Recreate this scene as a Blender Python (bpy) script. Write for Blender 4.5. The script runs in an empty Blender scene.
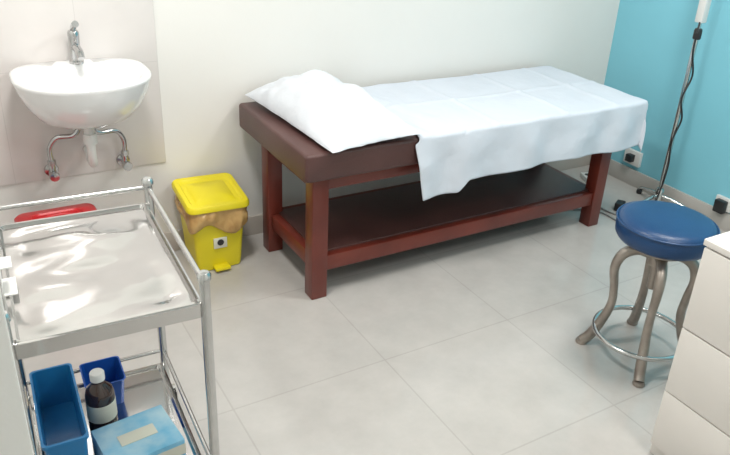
import bpy, bmesh, math, random
from mathutils import Vector, Matrix, noise
random.seed(3)
scn=bpy.context.scene
try:
    scn.view_settings.view_transform='Standard'
except Exception: pass

# ------------------------------------------------------------ materials
def mat(name,col,rough=0.5,metal=0.0,spec=0.5,noise_amt=0.0,noise_scale=8.0,bump=0.0,bump_scale=60.0,col2=None,trans=0.0,coat=0.0,sheen=0.0,stretch=None,alpha=1.0):
    m=bpy.data.materials.new(name); m.use_nodes=True
    nt=m.node_tree; b=nt.nodes['Principled BSDF']
    b.inputs['Base Color'].default_value=(*col,1); b.inputs['Roughness'].default_value=rough
    b.inputs['Metallic'].default_value=metal
    b.inputs['Specular IOR Level'].default_value=spec
    b.inputs['Transmission Weight'].default_value=trans
    b.inputs['Coat Weight'].default_value=coat
    b.inputs['Alpha'].default_value=alpha
    tc=nt.nodes.new('ShaderNodeTexCoord'); mp=nt.nodes.new('ShaderNodeMapping')
    nt.links.new(tc.outputs['Object'],mp.inputs['Vector'])
    if stretch: mp.inputs['Scale'].default_value=stretch
    if noise_amt>0 or col2:
        n=nt.nodes.new('ShaderNodeTexNoise'); n.inputs['Scale'].default_value=noise_scale; n.inputs['Detail'].default_value=5
        nt.links.new(mp.outputs['Vector'],n.inputs['Vector'])
        r=nt.nodes.new('ShaderNodeValToRGB')
        c2=col2 if col2 else tuple(max(0,c*(1-noise_amt)) for c in col)
        r.color_ramp.elements[0].position=0.3; r.color_ramp.elements[1].position=0.7
        r.color_ramp.elements[0].color=(*c2,1); r.color_ramp.elements[1].color=(*col,1)
        nt.links.new(n.outputs['Fac'],r.inputs['Fac']); nt.links.new(r.outputs['Color'],b.inputs['Base Color'])
    if bump>0:
        n2=nt.nodes.new('ShaderNodeTexNoise'); n2.inputs['Scale'].default_value=bump_scale; n2.inputs['Detail'].default_value=4
        nt.links.new(mp.outputs['Vector'],n2.inputs['Vector'])
        bp=nt.nodes.new('ShaderNodeBump'); bp.inputs['Strength'].default_value=bump; bp.inputs['Distance'].default_value=0.01
        nt.links.new(n2.outputs['Fac'],bp.inputs['Height']); nt.links.new(bp.outputs['Normal'],b.inputs['Normal'])
    return m

def tile_mat(name,c1,c2,grout,size,offx,offy,plane='XY',rough=0.2,mortar=0.003,size2=None,vary=0.04,nscale=3.0):
    m=bpy.data.materials.new(name); m.use_nodes=True; nt=m.node_tree; b=nt.nodes['Principled BSDF']
    tc=nt.nodes.new('ShaderNodeTexCoord'); sep=nt.nodes.new('ShaderNodeSeparateXYZ'); com=nt.nodes.new('ShaderNodeCombineXYZ')
    nt.links.new(tc.outputs['Object'],sep.inputs[0])
    for i,ax in enumerate(plane):
        ad=nt.nodes.new('ShaderNodeMath'); ad.operation='SUBTRACT'; ad.inputs[1].default_value=(offx,offy)[i]-60*(size,size2 or size)[i]
        nt.links.new(sep.outputs[ax],ad.inputs[0]); nt.links.new(ad.outputs[0],com.inputs[i])
    br=nt.nodes.new('ShaderNodeTexBrick'); br.offset=0; br.offset_frequency=2; br.squash=1
    br.inputs['Scale'].default_value=1; br.inputs['Brick Width'].default_value=size; br.inputs['Row Height'].default_value=size2 or size
    br.inputs['Mortar Size'].default_value=mortar; br.inputs['Mortar Smooth'].default_value=0.1; br.inputs['Bias'].default_value=0
    br.inputs['Color1'].default_value=(*c1,1); br.inputs['Color2'].default_value=(*c2,1); br.inputs['Mortar'].default_value=(*grout,1)
    nt.links.new(com.outputs[0],br.inputs['Vector'])
    n=nt.nodes.new('ShaderNodeTexNoise'); n.inputs['Scale'].default_value=nscale; n.inputs['Detail'].default_value=8; n.inputs['Roughness'].default_value=.65
    nt.links.new(tc.outputs['Object'],n.inputs['Vector'])
    mr=nt.nodes.new('ShaderNodeMapRange'); mr.inputs[1].default_value=.3; mr.inputs[2].default_value=.7; mr.inputs[3].default_value=1-vary; mr.inputs[4].default_value=1+vary
    nt.links.new(n.outputs['Fac'],mr.inputs[0])
    mx=nt.nodes.new('ShaderNodeVectorMath'); mx.operation='SCALE'
    nt.links.new(br.outputs['Color'],mx.inputs[0]); nt.links.new(mr.outputs[0],mx.inputs['Scale'])
    nt.links.new(mx.outputs[0],b.inputs['Base Color']); b.inputs['Roughness'].default_value=rough
    bp=nt.nodes.new('ShaderNodeBump'); bp.inputs['Strength'].default_value=.10; bp.inputs['Distance'].default_value=.002; bp.invert=True
    nt.links.new(br.outputs['Fac'],bp.inputs['Height']); nt.links.new(bp.outputs['Normal'],b.inputs['Normal'])
    return m

M={}
M['wall']=mat('wall_paint_offwhite',(.775,.765,.735),.55,noise_amt=.03,noise_scale=2,bump=.03,bump_scale=120)
M['teal']=mat('wall_paint_teal',(.235,.60,.72),.5,noise_amt=.05,noise_scale=2,bump=.03,bump_scale=120)
M['ceil']=mat('ceiling_paint',(.85,.85,.83),.7,noise_amt=.02)
M['floor']=tile_mat('floor_tiles',(.455,.437,.415),(.467,.45,.427),(.405,.388,.365),.6,.033,-.53,'XY',.14,.0032,vary=.08,nscale=5)
M['splash']=tile_mat('splash_tiles',(.70,.665,.645),(.71,.675,.655),(.63,.60,.58),.30,-.43,.45,'XZ',.22,.0015,size2=.45,vary=.03)
M['skirt']=tile_mat('skirting_tiles',(.50,.46,.42),(.52,.48,.44),(.34,.31,.28),.6,.033,-.1,'XZ',.25,.003,size2=1)
M['skirtY']=tile_mat('skirting_tiles_side',(.50,.48,.45),(.52,.50,.47),(.34,.31,.28),.6,-.53,-.1,'YZ',.25,.003,size2=1)
M['ceramic']=mat('white_ceramic',(.84,.84,.84),.08,spec=.6,coat=.4,noise_amt=.01)
M['chrome']=mat('chrome',(.55,.55,.55),.16,1,noise_amt=.08,noise_scale=20)
M['steel']=mat('polished_steel_sheet',(.66,.65,.64),.12,1,noise_amt=.14,noise_scale=4,bump=.05,bump_scale=6)
M['steeltube']=mat('steel_tube',(.64,.64,.63),.2,1,noise_amt=.1,noise_scale=30)
M['dirtysteel']=mat('stool_steel',(.42,.37,.325),.38,.6,noise_amt=.35,noise_scale=14,bump=.1,bump_scale=40)
M['leath']=mat('brown_leatherette',(.100,.045,.040),.38,col2=(.070,.030,.027),noise_scale=5,bump=.25,bump_scale=180)
M['wood']=mat('red_mahogany_paint',(.185,.033,.020),.36,col2=(.115,.020,.013),noise_scale=4,bump=.05,bump_scale=30,coat=.15)
M['sheet']=mat('white_cotton_sheet',(.62,.665,.735),.85,noise_amt=.05,noise_scale=4,bump=.4,bump_scale=16)
M['pillow']=mat('pillowcase_cotton',(.65,.68,.725),.85,noise_amt=.04,noise_scale=4,bump=.5,bump_scale=13)
M['yellow']=mat('yellow_plastic',(.78,.66,.015),.35,noise_amt=.05,noise_scale=6)
M['liner']=mat('tan_bin_liner',(.58,.38,.15),.33,col2=(.42,.24,.08),noise_scale=16,bump=.5,bump_scale=30)
M['dark']=mat('black_plastic',(.02,.02,.022),.4,noise_amt=.2)
M['white']=mat('white_plastic',(.74,.74,.72),.35,noise_amt=.02)
M['label']=mat('label_white',(.68,.68,.58),.5,noise_amt=.05)
M['red']=mat('red_plastic',(.56,.012,.018),.35,noise_amt=.25,noise_scale=12)
M['bluevinyl']=mat('blue_vinyl',(.006,.048,.145),.36,col2=(.005,.038,.115),noise_scale=6,bump=.15,bump_scale=140)
M['cab']=mat('cabinet_laminate',(.76,.73,.69),.4,noise_amt=.02)
M['gap']=mat('cabinet_shadow_gap',(.42,.39,.36),.7,noise_amt=.05)
M['bluebox']=mat('blue_plastic',(.02,.20,.46),.3,noise_amt=.1)
M['blue2']=mat('deep_blue_plastic',(.012,.09,.40),.3,noise_amt=.1)
M['carton']=mat('printed_carton',(.10,.42,.66),.5,col2=(.45,.66,.76),noise_scale=13)
M['amber']=mat('dark_amber_glass',(.035,.012,.008),.08,spec=.6,coat=.5,noise_amt=.1)
M['cable']=mat('grey_cable',(.25,.25,.25),.5,noise_amt=.1)
def emis(name,col,s):
    m=bpy.data.materials.new(name); m.use_nodes=True; nt=m.node_tree; b=nt.nodes['Principled BSDF']
    b.inputs['Emission Color'].default_value=(*col,1); b.inputs['Emission Strength'].default_value=s; return m
M['lamp']=emis('lamp_diffuser',(1,.98,.94),5)

# ------------------------------------------------------------ helpers
def link(o,parent=None):
    scn.collection.objects.link(o)
    if parent: o.parent=parent
    return o
def empty(name,loc=(0,0,0),rz=0):
    e=bpy.data.objects.new(name,None); e.location=loc; e.rotation_euler=(0,0,rz); e.empty_display_size=.1
    scn.collection.objects.link(e); return e
def obj(name,bm,m,parent=None,smooth=True,angle=40):
    bmesh.ops.recalc_face_normals(bm,faces=bm.faces)
    me=bpy.data.meshes.new(name); bm.to_mesh(me); bm.free()
    ms=m if isinstance(m,(list,tuple)) else [m]
    for x in ms: me.materials.append(x)
    if smooth:
        for f in me.polygons: f.use_smooth=True
        try: me.set_sharp_from_angle(angle=math.radians(angle))
        except Exception: pass
    o=bpy.data.objects.new(name,me); return link(o,parent)
def add_box(bm,x0,x1,y0,y1,z0,z1,bev=0.0,seg=2,mi=0,rot=None,taper=None):
    t=bmesh.new(); bmesh.ops.create_cube(t,size=1)
    for v in t.verts:
        fx=1;fy=1
        if taper and v.co.z<0: fx,fy=taper
        v.co=Vector(((x0+x1)/2+v.co.x*(x1-x0)*fx,(y0+y1)/2+v.co.y*(y1-y0)*fy,(z0+z1)/2+v.co.z*(z1-z0)))
    if bev>0: bmesh.ops.bevel(t,geom=t.edges[:],offset=bev,segments=seg,profile=.5,affect='EDGES')
    if rot: bmesh.ops.transform(t,matrix=rot,verts=t.verts)
    bmesh.ops.recalc_face_normals(t,faces=t.faces)
    for f in t.faces: f.material_index=mi
    me=bpy.data.meshes.new('t'); t.to_mesh(me); t.free(); bm.from_mesh(me); bpy.data.meshes.remove(me)
def box(name,x0,x1,y0,y1,z0,z1,m,parent=None,bev=0.003,seg=2,**k):
    bm=bmesh.new(); add_box(bm,x0,x1,y0,y1,z0,z1,bev,seg,**k); return obj(name,bm,m,parent)
def catmull(P,n=8,closed=False):
    P=[Vector(p) for p in P]; out=[]
    N=len(P); rng=N if closed else N-1
    for i in range(rng):
        if closed: a,b,c,d=P[(i-1)%N],P[i],P[(i+1)%N],P[(i+2)%N]
        else: a,b,c,d=P[max(i-1,0)],P[i],P[i+1],P[min(i+2,N-1)]
        for k in range(n):
            t=k/n
            out.append(.5*((2*b)+(c-a)*t+(2*a-5*b+4*c-d)*t*t+(3*b-a-3*c+d)*t**3))
    if not closed: out.append(P[-1])
    return out
def add_tube(bm,P,r,seg=12,closed=False,mi=0):
    P=[Vector(p) for p in P]; N=len(P)
    R=r if isinstance(r,(list,tuple)) else [r]*N
    T=[]
    for i in range(N):
        if closed: t=P[(i+1)%N]-P[i-1]
        else: t=P[min(i+1,N-1)]-P[max(i-1,0)]
        T.append(t.normalized())
    up=Vector((0,0,1)) if abs(T[0].z)<.9 else Vector((1,0,0))
    nrm=(up-T[0]*up.dot(T[0])).normalized(); rings=[]
    for i in range(N):
        nrm=(nrm-T[i]*nrm.dot(T[i])).normalized(); bi=T[i].cross(nrm)
        rings.append([bm.verts.new(P[i]+R[i]*(math.cos(2*math.pi*k/seg)*nrm+math.sin(2*math.pi*k/seg)*bi)) for k in range(seg)])
    for i in range(N if closed else N-1):
        A=rings[i];B=rings[(i+1)%N]
        off=0
        if closed and i==N-1:
            off=min(range(seg),key=lambda s:(A[0].co-B[s].co).length)
        for k in range(seg):
            f=bm.faces.new((A[k],A[(k+1)%seg],B[(k+1+off)%seg],B[(k+off)%seg])); f.material_index=mi
    if not closed:
        f=bm.faces.new(rings[0]); f.material_index=mi
        f=bm.faces.new(rings[-1][::-1]); f.material_index=mi
def tube(name,P,r,m,parent=None,seg=12,closed=False):
    bm=bmesh.new(); add_tube(bm,P,r,seg,closed); return obj(name,bm,m,parent)
def add_lathe(bm,prof,c=(0,0,0),seg=32,mi=0,mtx=None):
    rings=[]
    for r,z in prof:
        ring=[]
        for k in range(seg):
            a=2*math.pi*k/seg; v=Vector((r*math.cos(a),r*math.sin(a),z))
            if mtx: v=mtx@v
            ring.append(bm.verts.new(v+Vector(c)))
        rings.append(ring)
    for A,B in zip(rings,rings[1:]):
        for k in range(seg):
            f=bm.faces.new((A[k],A[(k+1)%seg],B[(k+1)%seg],B[k])); f.material_index=mi
    bm.faces.new(rings[0][::-1]).material_index=mi; bm.faces.new(rings[-1]).material_index=mi
def lathe(name,prof,c,m,parent=None,seg=32,mtx=None):
    bm=bmesh.new(); add_lathe(bm,prof,c,seg,0,mtx); return obj(name,bm,m,parent)

# ------------------------------------------------------------ room shell
XL,XR,YB,YF,ZC=-1.60,2.285,.64,-3.4,2.7
box('floor',XL-.1,XR+.1,YF-.1,YB+.1,-.1,0,M['floor'],bev=0)
box('ceiling',XL-.1,XR+.1,YF-.1,YB+.1,ZC,ZC+.1,M['ceil'],bev=0)
box('wall_back',XL-.1,XR+.1,YB,YB+.1,0,ZC,M['wall'],bev=0)
box('wall_right',XR,XR+.1,YF,YB,0,ZC,M['teal'],bev=0)
box('wall_left',XL-.1,XL,YF,YB,0,ZC,M['wall'],bev=0)
box('wall_front',XL-.1,XR+.1,YF-.1,YF,0,ZC,M['wall'],bev=0)
box('wall_partition',XL,-1.19,-1.42,-1.30,0,ZC,M['wall'],bev=.004)
box('trim_splash_tiles',XL,-.43,YB-.010,YB,.45,1.75,M['splash'],bev=.001)
box('baseboard_back',XL,XR,YB-.012,YB,0,.10,M['skirt'],bev=.001)
box('baseboard_right',XR-.012,XR,YF,YB-.012,0,.10,M['skirtY'],bev=.001)
box('baseboard_left',XL,XL+.012,YF,YB-.012,0,.10,M['skirtY'],bev=.001)

# ------------------------------------------------------------ examination couch
bed=empty('examination_couch',(0,0,0))
LX,LY=1.636,.464
bm=bmesh.new(); add_box(bm,-.107,1.743,-.119,.583,.585,.70,.014,4); obj('padded_top',bm,M['leath'],bed)
bm=bmesh.new()
h=.036
for lx in (0,LX):
    for ly in (0,LY): add_box(bm,lx-h,lx+h,ly-h,ly+h,0,.585,.004)
obj('legs',bm,M['wood'],bed)
bm=bmesh.new()
add_box(bm,h,LX-h,-.022,.008,.50,.585,.003); add_box(bm,h,LX-h,LY-.008,LY+.022,.50,.585,.003)
add_box(bm,-.022,.008,h,LY-h,.50,.585,.003); add_box(bm,LX-.008,LX+.022,h,LY-h,.50,.585,.003)
obj('apron_rails',bm,M['wood'],bed)
bm=bmesh.new()
add_box(bm,h,LX-h,-.026,.014,.125,.195,.004); add_box(bm,h,LX-h,LY-.014,LY+.026,.125,.195,.004)
add_box(bm,-.02,.02,h,LY-h,.125,.195,.004); add_box(bm,LX-.02,LX+.02,h,LY-h,.125,.195,.004)
obj('shelf_rails',bm,M['wood'],bed)
box('shelf_board',.018,LX-.018,.012,LY-.012,.170,.203,M['leath'],bed,bev=.004)

# sheet ------------------------------------------------------------------
def sheet():
    bm=bmesh.new(); NU,NV=170,120
    ztop=.7045; yf=-.125; yb=.588; xr=1.748; grid=[]
    for j in range(NV+1):
        row=[]
        for i in range(NU+1):
            u=i/NU; t=j/NV
            tot_back=.03
            x_nom_left=.50-.13*t*1.15 if t<.75 else .37+.05*(t-.75)/.25
            ov_r=.17
            x=x_nom_left+(xr+ov_r-x_nom_left)*u
            drop=.225+.055*max(0,min(1,(.66-x)/.05)) if x<.66 else .225
            drop+=.005*math.sin(x*9)
            s=(yb+tot_back)-((yb+tot_back)-(yf-drop))*t
            oy=max(0,yf-s); ob=max(0,s-yb); ox=max(0,x-xr)
            px=min(x,xr);py=max(min(s,yb),yf)
            o=max(oy,ob)+ox if oy<=0 else max(oy,ox)+.25*min(ox,oy)
            pz=ztop-o
            n1=noise.noise(Vector((x*3.2,s*2.5,3.1))); n2=noise.noise(Vector((x*8,s*7,7.7)))
            if o<=0:
                pz+=.009*max(0,n1+.25)+.004*(n2+.3)
                for cx in (.82,1.22,1.55): pz+=.006*math.exp(-((x-cx-.01*n1)/.012)**2)
                pz+=.006*math.exp(-((s-.24-.01*n1)/.012)**2)
            else:
                amp=min(1,oy/.12)
                py-=amp*(.008+.009*math.sin(x*21+2*n1)+.008*n2) + .002
                amp2=min(1,ox/.12)
                px+=amp2*(.004+.004*math.sin(s*19+2*n1))+.002*(ox>0)
                if ob>0: py+=.002
            if o<=0 and x<.75: pz+=.015*max(0,math.sin((x-.35)*34+s*9+2*n1))*math.exp(-(x-.36)/.14)
            row.append(bm.verts.new((px,py,pz)))
        grid.append(row)
    for j in range(NV):
        for i in range(NU): bm.faces.new((grid[j][i],grid[j][i+1],grid[j+1][i+1],grid[j+1][i]))
    o=obj('bed_sheet',bm,M['sheet'],bed,angle=180)
    sm=o.modifiers.new('s','SMOOTH'); sm.factor=.5; sm.iterations=2
    so=o.modifiers.new('t','SOLIDIFY'); so.thickness=.003; so.offset=1
    return o
sheet()

# pillow -------------------------------------------------------------------
def pillow():
    bm=bmesh.new(); N=72; hx,hy,T=.208,.378,.128
    def P(u,v,side):
        cu=u*(1-.04*(1-abs(v)**2)*abs(u)); cv=v*(1-.03*(1-u*u)*abs(v))
        f=max(0,(1-abs(u)**2.2))**.62*max(0,(1-abs(v)**2.8))**.6
        x=cu*hx;y=cv*hy
        n1=noise.noise(Vector((u*1.8,v*2.6,side*3.+1)));n2=noise.noise(Vector((u*4+v*2,v*5,side*2.+5)))
        # seam puckers fading from the edge
        pk=math.sin(v*26+3*n2)*math.exp(-(1-abs(u))/.22)+math.sin(u*16+3*n2)*math.exp(-(1-abs(v))/.12)
        fold=math.exp(-((u*.9+v*.5+.30)/.09)**2)+.8*math.exp(-((u*.5-v*.9-.10)/.06)**2)
        k=1.0 if v>-.1 else 1-.28*min(1,(-.1-v)/.7)
        z=(T*f*(1+.16*n1)*k+.016*f*n2-.011*f*fold+.004*pk*min(1,f*3)) if side>0 else -.020*f
        return Vector((x+.008*n1,y+.008*n2,z))
    top={};bot={}
    for i in range(N+1):
        for j in range(N+1):
            u=-1+2*i/N; v=-1+2*j/N
            u=math.sin(u*math.pi/2);v=math.sin(v*math.pi/2)
            edge=i in(0,N) or j in (0,N)
            top[i,j]=bm.verts.new(P(u,v,1)); bot[i,j]=top[i,j] if edge else bm.verts.new(P(u,v,-1))
    for i in range(N):
        for j in range(N):
            bm.faces.new((top[i,j],top[i+1,j],top[i+1,j+1],top[i,j+1]))
            bm.faces.new((bot[i,j],bot[i,j+1],bot[i+1,j+1],bot[i+1,j]))
    o=obj('pillow',bm,M['pillow'],None,angle=180)
    o.location=(.160,.225,.730); o.rotation_euler=(math.radians(1.0),math.radians(-1.5),math.radians(4))
    return o
pillow()

# ------------------------------------------------------------ wash basin
sink=empty('wash_basin',(0,0,0))
SX=-.757
def basin():
    bm=bmesh.new(); seg=64
    rings=[]
    spec=[(.06,.05,.05,.49,.725),(.12,.11,.11,.485,.732),(.175,.165,.145,.47,.765),(.215,.205,.17,.46,.82),(.238,.228,.18,.45,.875),(.249,.232,.188,.447,.910),(.252,.235,.190,.445,.921),(.248,.232,.190,.445,.929),(.240,.224,.186,.445,.931),
      (.222,.203,.105,.445,.927),(.208,.190,.095,.44,.913),(.190,.165,.085,.435,.878),(.15,.125,.07,.43,.838),(.09,.07,.05,.43,.811),(.03,.03,.03,.43,.803)]
    for a,bf,bb,cy,z in spec:
        a*=.96
        ring=[]
        for k in range(seg):
            t=2*math.pi*k/seg; c,s=math.cos(t),math.sin(t)
            if s<0: n=2.25; b=bf
            else: n=3.4; b=bb
            x=a*math.copysign(abs(c)**(2/n),c); y=b*math.copysign(abs(s)**(2/n),s)
            ring.append(bm.verts.new((SX+x,min(cy+y,.628),z)))
        rings.append(ring)
    for A,B in zip(rings,rings[1:]):
        for k in range(seg): bm.faces.new((A[k],A[(k+1)%seg],B[(k+1)%seg],B[k]))
    bm.faces.new(rings[0][::-1]); bm.faces.new(rings[-1])
    return obj('basin_bowl',bm,M['ceramic'],sink,angle=70)
basin()
lathe('drain_ring',[(.001,0),(.026,0),(.028,.003),(.022,.005),(.001,.004)],(SX,.43,.803),M['chrome'],sink)
lathe('overflow_ring',[(.001,0),(.011,0),(.012,.003),(.001,.003)],(SX,.537,.883),M['chrome'],sink,16,Matrix.Rotation(math.radians(75),4,'X'))
bm=bmesh.new()
TY=.590; TX=SX+.008
add_lathe(bm,[(.027,0),(.027,.008),(.021,.014),(.019,.07),(.021,.105),(.021,.118),(.016,.126),(.002,.128)],(TX,TY,.929),24)
P=catmull([(TX,TY,.983),(TX,TY-.04,.998),(TX,TY-.09,.993),(TX,TY-.115,.973)],6); add_tube(bm,P,[.014]*(len(P)-4)+[.013]*4,14)
P=catmull([(TX,TY,1.053),(TX,TY-.02,1.070),(TX,TY-.075,1.093)],6); add_tube(bm,P,[.010+.003*i/len(P) for i in range(len(P))],12)
obj('mixer_tap',bm,M['chrome'],sink)
bm=bmesh.new()
WY=.629
for sx,vx in ((-1,-.893),(1,-.610)):
    add_lathe(bm,[(.001,0),(.028,0),(.026,.006),(.012,.010),(.012,.04),(.016,.04),(.016,.065),(.001,.065)],(vx,WY,.49),20,0,Matrix.Rotation(math.radians(90),4,'X'))
    add_lathe(bm,[(.001,0),(.018,0),(.020,.012),(.018,.022),(.001,.024)],(vx,.562,.49),14,0,Matrix.Rotation(math.radians(90),4,'X'))
    add_tube(bm,[(vx,.578,.49),(vx,.578,.545)],.012,12); add_tube(bm,[(vx,.578,.53),(vx,.578,.55)],.016,6)
    P=catmull([(vx,.578,.545),(vx,.576,.60),(vx-sx*.03,.565,.645),(SX+sx*.045,.545,.655),(SX+sx*.018,.54,.70),(SX+sx*.012,.54,.74)],7); add_tube(bm,P,.010,12)
obj('supply_pipes',bm,M['chrome'],sink)
bm=bmesh.new()
add_tube(bm,[(SX,.46,.745),(SX,.46,.66)],.020,16)
P=catmull([(SX,.46,.68),(SX,.462,.60),(SX+.004,.48,.555),(SX+.008,.53,.54),(SX+.010,.58,.55),(SX+.010,.628,.56)],6); add_tube(bm,P,.017,14)
add_tube(bm,[(SX,.46,.685),(SX,.46,.645)],.026,16)
obj('waste_trap',bm,M['white'],sink)

# ------------------------------------------------------------ pedal bin
pb=empty('pedal_bin',(-.288,.475,0),math.radians(0))
def rrect(hx,hy,r,n=5):
    pts=[]
    for cx,cy,a0 in ((hx-r,hy-r,0),(-hx+r,hy-r,90),(-hx+r,-hy+r,180),(hx-r,-hy+r,270)):
        for k in range(n+1):
            a=math.radians(a0+90*k/n); pts.append((cx+r*math.cos(a),cy+r*math.sin(a)))
    return pts
def loft(bm,spec,mi=0,cap0=True,cap1=True,zf=None):
    rings=[]
    for hx,hy,r,z in spec:
        rings.append([bm.verts.new((x,y,z+(zf(x,y) if zf else 0))) for x,y in rrect(hx,hy,r)])
    for A,B in zip(rings,rings[1:]):
        n=len(A)
        for k in range(n): bm.faces.new((A[k],A[(k+1)%n],B[(k+1)%n],B[k])).material_index=mi
    if cap0: bm.faces.new(rings[0][::-1]).material_index=mi
    if cap1: bm.faces.new(rings[-1]).material_index=mi
bm=bmesh.new()
loft(bm,[(.090,.085,.02,0),(.100,.092,.022,.004),(.103,.095,.022,.03),(.119,.110,.024,.27),(.126,.116,.026,.275),(.126,.116,.026,.293)])
obj('bin_body',bm,M['yellow'],pb)
bm=bmesh.new(); rows=16; rr=[]
base=rrect(.128,.119,.03,5)
per=[]
NB=len(base)
for k in range(NB):
    a=Vector((*base[k],0)); b=Vector((*base[(k+1)%NB],0)); n=max(1,int((b-a).length/.005))
    for q in range(n): per.append(a.lerp(b,q/n))
NR=len(per)
for j in range(rows):
    tt=j/(rows-1); ring=[]
    for k in range(NR):
        x,y=per[k].x,per[k].y
        n1=noise.noise(Vector((x*14,y*14,tt*.8))); n2=noise.noise(Vector((x*45,y*45,tt*2.2))); n3=noise.noise(Vector((x*9+4,y*9,1)))
        front=max(0,-y/.118)
        out=1+(.09*math.sin(tt*2.6)*(.8+n1)+.06*n2*min(1,tt*3))
        hem=.062+.030*front+.07*n3
        ring.append(bm.verts.new((x*out,min(y*out,.150),.309-tt*hem+.008*n2)))
    rr.append(ring)
for A,B in zip(rr,rr[1:]):
    for k in range(NR): bm.faces.new((A[k],A[(k+1)%NR],B[(k+1)%NR],B[k]))
o=obj('bin_liner',bm,M['liner'],pb,angle=60); s=o.modifiers.new('t','SOLIDIFY'); s.thickness=.0015
bm=bmesh.new()
lz=lambda x,y:.005+.16*(y+.125)-.03*x
loft(bm,[(.126,.120,.03,.300),(.140,.130,.032,.302),(.140,.130,.032,.318),(.134,.124,.03,.327),(.116,.106,.026,.327),(.108,.098,.024,.318),(.088,.083,.02,.317),(.078,.073,.018,.326),(.02,.02,.01,.329)],zf=lz)
obj('bin_lid',bm,M['yellow'],pb)
bm=bmesh.new(); add_box(bm,-.035,.035,-.135,-.09,.012,.026,.004); obj('foot_pedal',bm,M['yellow'],pb)
bm=bmesh.new()
add_box(bm,-.030,.030,-.1085,-.101,.115,.165,.001); obj('bin_label',bm,M['label'],pb)
bm=bmesh.new(); add_lathe(bm,[(.001,0),(.015,0),(.015,.0015),(.001,.0015)],(0,-.1085,.143),24,0,Matrix.Rotation(math.radians(90),4,'X'))
obj('hazard_print',bm,M['dark'],pb)

# ------------------------------------------------------------ red bin (behind the trolley)
rb=empty('red_waste_bin',(-.920,.345,0))
bm=bmesh.new(); loft(bm,[(.10,.09,.02,0),(.105,.095,.02,.01),(.132,.12,.025,.34),(.138,.127,.027,.345),(.138,.127,.027,.36)]); obj('bin_body',bm,M['red'],rb)
bm=bmesh.new(); loft(bm,[(.144,.133,.03,.36),(.148,.137,.03,.364),(.148,.137,.03,.378),(.138,.127,.03,.390),(.09,.08,.03,.398),(.085,.075,.03,.392),(.03,.03,.02,.392)]); obj('bin_lid',bm,M['red'],rb)
bm=bmesh.new(); P=catmull([(-.05,0,.392),(-.045,0,.412),(0,0,.418),(.045,0,.412),(.05,0,.392)],5); add_tube(bm,P,.007,10); obj('lid_handle',bm,M['red'],rb)

# ------------------------------------------------------------ instrument trolley
tr=empty('instrument_trolley',(-.972,-.695,0),math.radians(-2.5))
HX,HY=.200,.295
def tray(name,z,lip=.035,wavy=0):
    bm=bmesh.new()
    loft(bm,[(HX-.004,HY-.004,.012,z-lip),(HX,HY,.012,z-lip+.003),(HX,HY,.012,z-.003),(HX-.004,HY-.004,.012,z),(HX-.012,HY-.012,.012,z),(HX-.016,HY-.016,.012,z-.006),(HX-.018,HY-.018,.012,z-.008)],cap0=False,cap1=False)
    loft(bm,[(HX-.006,HY-.006,.012,z-lip),(HX-.008,HY-.008,.012,z-.022),(.05,.05,.01,z-.022)],cap0=False)
    NX,NY=60,90; g=[]
    for j in range(NY+1):
        row=[]
        for i in range(NX+1):
            x=-1+2*i/NX; y=-1+2*j/NY
            e=min(1,(1-abs(x))/.3)*min(1,(1-abs(y))/.2); e=e*e*(3-2*e)
            w=noise.noise(Vector((x*.9+y*.7,y*2.0,4.)))+.30*noise.noise(Vector((x*1.6-y*1.6,y*3.4,9.)))
            row.append(bm.verts.new((x*(HX-.017),y*(HY-.017),z-.008+wavy*e*w)))
        g.append(row)
    for j in range(NY):
        for i in range(NX): bm.faces.new((g[j][i],g[j][i+1],g[j+1][i+1],g[j+1][i]))
    return obj(name,bm,M['steel'],tr,angle=30)
tray('top_tray',.765,.042,.012); tray('lower_tray',.185,.035,.001)
bm=bmesh.new()
pr=.0125
for sx in (-1,1):
    for sy in (-1,1):
        x,y=sx*(HX+.006),sy*(HY-.006)
        add_tube(bm,[(x,y,.075),(x,y,.825)],pr,16)
        add_lathe(bm,[(pr,0),(.0165,.002),(.0165,.014),(.012,.020),(.002,.022)],(x,y,.822),16)
obj('posts',bm,M['steeltube'],tr)
bm=bmesh.new()
for z in (.814,):
    r=.007
    add_tube(bm,[(-HX,HY-.006,z),(HX,HY-.006,z)],r,10)
    for sx in (-1,1): add_tube(bm,[(sx*(HX+.006),-HY+.006,z),(sx*(HX+.006),HY-.006,z)],r,10)
for z in (.235,):
    for sx in (-1,1): add_tube(bm,[(sx*(HX+.006),-HY+.006,z),(sx*(HX+.006),HY-.006,z)],.006,10)
    add_tube(bm,[(-HX,HY-.006,z),(HX,HY-.006,z)],.006,10)
obj('guard_rails',bm,M['steeltube'],tr)
bm=bmesh.new()
for sx in (-1,1):
    for sy in (-1,1):
        x,y=sx*(HX+.006),sy*(HY-.006)
        add_lathe(bm,[(.002,-.011),(.030,-.011),(.035,-.006),(.035,.006),(.030,.011),(.002,.011)],(x+.01,y-.012,.035),20,1,Matrix.Rotation(math.radians(90),4,'Y'))
        add_box(bm,x-.008,x-.005,y-.03,y+.008,.025,.078,.001); add_box(bm,x+.024,x+.027,y-.03,y+.008,.025,.078,.001); add_box(bm,x-.008,x+.027,y-.012,y+.012,.072,.08,.001)
obj('castors',bm,[M['steeltube'],M['dark']],tr)
bm=bmesh.new(); add_box(bm,-HX-.004,-HX+.030,-.10,-.02,.768,.772,.001); add_box(bm,-HX-.002,-HX+.002,-.10,-.02,.77,.835,.001)
add_box(bm,-HX-.002,-HX+.028,-.085,-.03,.830,.834,.001)
obj('card_clip',bm,M['white'],tr)

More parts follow.
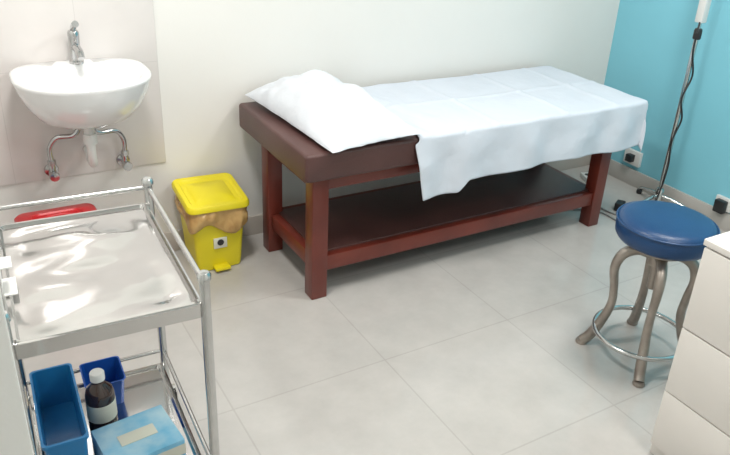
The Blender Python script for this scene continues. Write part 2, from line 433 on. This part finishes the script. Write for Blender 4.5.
# things on the lower shelf
ZS=.1785
bx=empty('blue_storage_box',(-1.097,-.63,ZS),math.radians(-2.5))
bm=bmesh.new(); loft(bm,[(.042,.150,.012,0),(.045,.155,.012,.004),(.052,.165,.014,.125),(.057,.170,.014,.127),(.057,.170,.014,.137),(.051,.163,.014,.137),(.044,.153,.012,.01)],cap1=True); obj('box_shell',bm,M['bluebox'],bx)
b2=empty('blue_kidney_tray_box',(-.955,-.492,ZS),math.radians(-2.5))
bm=bmesh.new(); loft(bm,[(.046,.052,.010,0),(.054,.060,.012,.09),(.058,.064,.012,.094),(.054,.060,.012,.094),(.046,.052,.01,.008)]); obj('box_shell',bm,M['blue2'],b2)
bo=empty('medicine_bottle',(-.985,-.607,ZS))
lathe('bottle_body',[(.001,0),(.036,0),(.040,.004),(.040,.110),(.035,.130),(.019,.147),(.016,.155),(.016,.162),(.001,.162)],(0,0,0),M['amber'],bo)
lathe('bottle_cap',[(.001,0),(.020,0),(.020,.022),(.018,.025),(.001,.025)],(0,0,.160),M['white'],bo)
lathe('bottle_label',[(.0396,.03),(.0406,.031),(.0406,.088),(.0396,.089)],(0,0,0),M['label'],bo)
cb=empty('glove_carton',(-.925,-.775,ZS),math.radians(6))
box('carton_body',-.100,.100,-.085,.085,0,.065,M['carton'],cb,bev=.002)
box('carton_slot',-.05,.05,-.022,.022,.0652,.0665,M['label'],cb,bev=.0005)
box('carton_band',-.101,.101,-.086,-.0855,.015,.05,M['label'],cb,bev=0)

# ------------------------------------------------------------ stool
st=empty('round_stool',(.955,-.94,0))
SZ=.020
bm=bmesh.new(); add_lathe(bm,[(r,z+SZ) for r,z in [(.001,.488),(.150,.488),(.168,.492),(.176,.505),(.179,.535),(.176,.558),(.168,.570),(.150,.577),(.08,.581),(.001,.582)]],(0,0,0),48); obj('seat_cushion',bm,M['bluevinyl'],st,angle=60)
tube('seat_piping',[(.1785*math.cos(2*math.pi*k/64),.1785*math.sin(2*math.pi*k/64),.560+SZ) for k in range(64)],.004,M['bluevinyl'],st,8,True)
lathe('seat_plate',[(.001,.472),(.10,.472),(.105,.476),(.105,.508),(.001,.508)],(0,0,0),M['dirtysteel'],st)
lathe('screw_column',[(.001,.30),(.016,.30),(.018,.302),(.018,.40),(.036,.405),(.036,.455),(.022,.46),(.022,.474),(.001,.474)],(0,0,0),M['dirtysteel'],st,20)
bm=bmesh.new()
for k in range(4):
    a=math.radians(45+90*k); c,s=math.cos(a),math.sin(a)
    prof=[(.025,.440),(.078,.452),(.128,.422),(.146,.36),(.134,.28),(.130,.20),(.156,.11),(.187,.04),(.212,.012)]
    P=catmull([(r*c,r*s,z) for r,z in prof],6); n=len(P)
    add_tube(bm,P,[.0185+.0025*math.sin(i/n*9) for i in range(n)],12)
    add_lathe(bm,[(.001,0),(.022,0),(.024,.006),(.020,.016),(.001,.018)],(.212*c,.212*s,0),14)
obj('bent_legs',bm,M['dirtysteel'],st)
tube('foot_ring',[(.176*math.cos(2*math.pi*k/64),.176*math.sin(2*math.pi*k/64),.095) for k in range(64)],.010,M['steeltube'],st,10,True)

# ------------------------------------------------------------ cabinet
cbt=empty('drawer_cabinet',(0,0,0))
cx0,cx1,cy0,cy1,ch=.565,1.05,-1.86,-1.350,.80
box('carcass',cx0,cx1,cy0,cy1,.0,ch-.02,M['cab'],cbt,bev=.002)
box('top_panel',cx0-.016,cx1,cy0-.004,cy1+.004,ch-.02,ch,M['cab'],cbt,bev=.003)
bm=bmesh.new()
for z0,z1 in ((.05,.262),(.267,.50),(.505,.775)): add_box(bm,cx0-.016,cx0-.0035,cy0+.003,cy1-.003,z0,z1,.002)
obj('drawer_fronts',bm,M['cab'],cbt)
box('shadow_gaps',cx0-.003,cx0+.0005,cy0+.006,cy1-.006,.05,.776,M['gap'],cbt,bev=0)

# ------------------------------------------------------------ iv stand
iv=empty('iv_drip_stand',(2.145,-.03,0))
tube('pole',[(0,0,.06),(0,0,1.0)],.0125,M['steeltube'],iv,14)
tube('upper_rod',[(0,0,.98),(0,0,1.75)],.008,M['steeltube'],iv,12)
lathe('height_clamp',[(.001,0),(.018,0),(.021,.006),(.021,.045),(.016,.055),(.001,.055)],(0,0,.97),M['dark'],iv,16)
tube('clamp_knob',[(0,0,.995),(-.03,-.02,.995),(-.045,-.03,.995)],[.006,.006,.014],M['dark'],iv)
bm=bmesh.new()
for a in (180,68,-68):
    c,s=math.cos(math.radians(a)),math.sin(math.radians(a))
    add_tube(bm,catmull([(0,0,.085),(.07*c,.07*s,.078),(.19*c,.19*s,.045),(.21*c,.21*s,.03)],5),.010,10)
    add_lathe(bm,[(.001,0),(.014,0),(.018,.014),(.014,.028),(.001,.028)],(.21*c,.21*s,0.0),14,1)
add_lathe(bm,[(.001,.05),(.024,.05),(.024,.12),(.016,.13),(.001,.13)],(0,0,0),16)
obj('stand_base',bm,[M['steeltube'],M['dark']],iv)
bm=bmesh.new()
for sx in (-1,1): add_tube(bm,catmull([(0,0,1.745),(sx*.04,0,1.755),(sx*.075,0,1.73),(sx*.09,0,1.75)],5),.004,8)
obj('bag_hooks',bm,M['steeltube'],iv)
box('control_unit',-.022,.022,-.022,.022,1.055,1.40,M['white'],iv,bev=.006)
bm=bmesh.new()
P=catmull([(-.02,-.012,1.06),(-.035,-.02,1.00),(-.025,-.018,.90),(.012,-.02,.78),(-.022,-.014,.66),(.010,-.020,.54),(-.022,-.016,.42),(-.012,-.022,.28),(-.022,-.02,.15),(-.06,-.02,.05),(-.10,.02,.006)],8)
add_tube(bm,P,.005,8); obj('coiled_lead',bm,M['dark'],iv)

# ------------------------------------------------------------ sockets / cables along the skirting
ps=empty('power_strip',(2.06,.40,0),math.radians(70))
box('strip_body',-.10,.10,-.028,.028,0,.032,M['white'],ps,bev=.005)
bm=bmesh.new()
for x in (-.06,0,.06): add_lathe(bm,[(.001,0),(.017,0),(.017,.003),(.001,.003)],(x,0,.030),18)
obj('strip_sockets',bm,M['dark'],ps)
bm=bmesh.new(); add_box(bm,-.085,-.045,-.02,.02,.032,.072,.006); obj('plug',bm,M['dark'],ps)
tube('power_cable',catmull([(2.00,.29,.006),(1.88,.24,.006),(1.84,.08,.006),(1.88,-.10,.006),(1.80,-.12,.006),(1.80,.04,.006),(1.74,.12,.006),(1.60,.20,.006),(1.45,.30,.006),(1.2,.38,.006)],8),.005,M['cable'],None,8)
ad=empty('power_adapter',(1.93,.05,0),.5)
box('adapter_body',-.035,.035,-.025,.025,0,.05,M['dark'],ad,bev=.008)
wo=empty('wall_socket',(2.273,.30,0))
box('socket_plate',-.012,.0115,-.06,.06,.13,.22,M['white'],wo,bev=.003)
box('socket_plug',-.05,-.012,-.025,.02,.155,.20,M['dark'],wo,bev=.005)
w2=empty('wall_socket.001',(2.273,-.35,0))
box('socket_plate',-.012,.0115,-.05,.05,.11,.18,M['white'],w2,bev=.003)
box('socket_plug',-.05,-.012,-.03,.03,.10,.17,M['dark'],w2,bev=.005)

# ------------------------------------------------------------ lights
def ceiling_lamp(x,y,w,l,p):
    e=empty('ceiling_light',(x,y,ZC))
    box('lamp_frame',-w/2-.02,w/2+.02,-l/2-.02,l/2+.02,-.045,0,M['white'],e,bev=.004)
    box('lamp_diffuser',-w/2,w/2,-l/2,l/2,-.049,-.044,M['lamp'],e,bev=.001)
    L=bpy.data.lights.new('lamp_light','AREA'); L.shape='RECTANGLE'; L.size=w; L.size_y=l; L.energy=p; L.color=(1,.97,.93)
    o=bpy.data.objects.new('lamp_light',L); o.location=(0,0,-.055); link(o,e)
ceiling_lamp(-.75,-.55,.35,.35,35)
ceiling_lamp(1.2,-1.0,.5,.5,31)
ceiling_lamp(.3,-2.5,.6,.6,20)
w=bpy.data.worlds.new('world'); scn.world=w; w.use_nodes=True
w.node_tree.nodes['Background'].inputs[0].default_value=(.9,.95,1,1); w.node_tree.nodes['Background'].inputs[1].default_value=.3

# ------------------------------------------------------------ camera
cam=bpy.data.cameras.new('camera'); co=bpy.data.objects.new('camera',cam); scn.collection.objects.link(co)
co.location=(-1.205,-2.418,1.713); co.rotation_euler=(1.119,-.06,-.55)
cam.sensor_width=36; cam.lens=36*730.96/730; cam.shift_x=(365-393.94)/730; cam.shift_y=(213.43-227.5)/730
cam.clip_start=.02
scn.camera=co
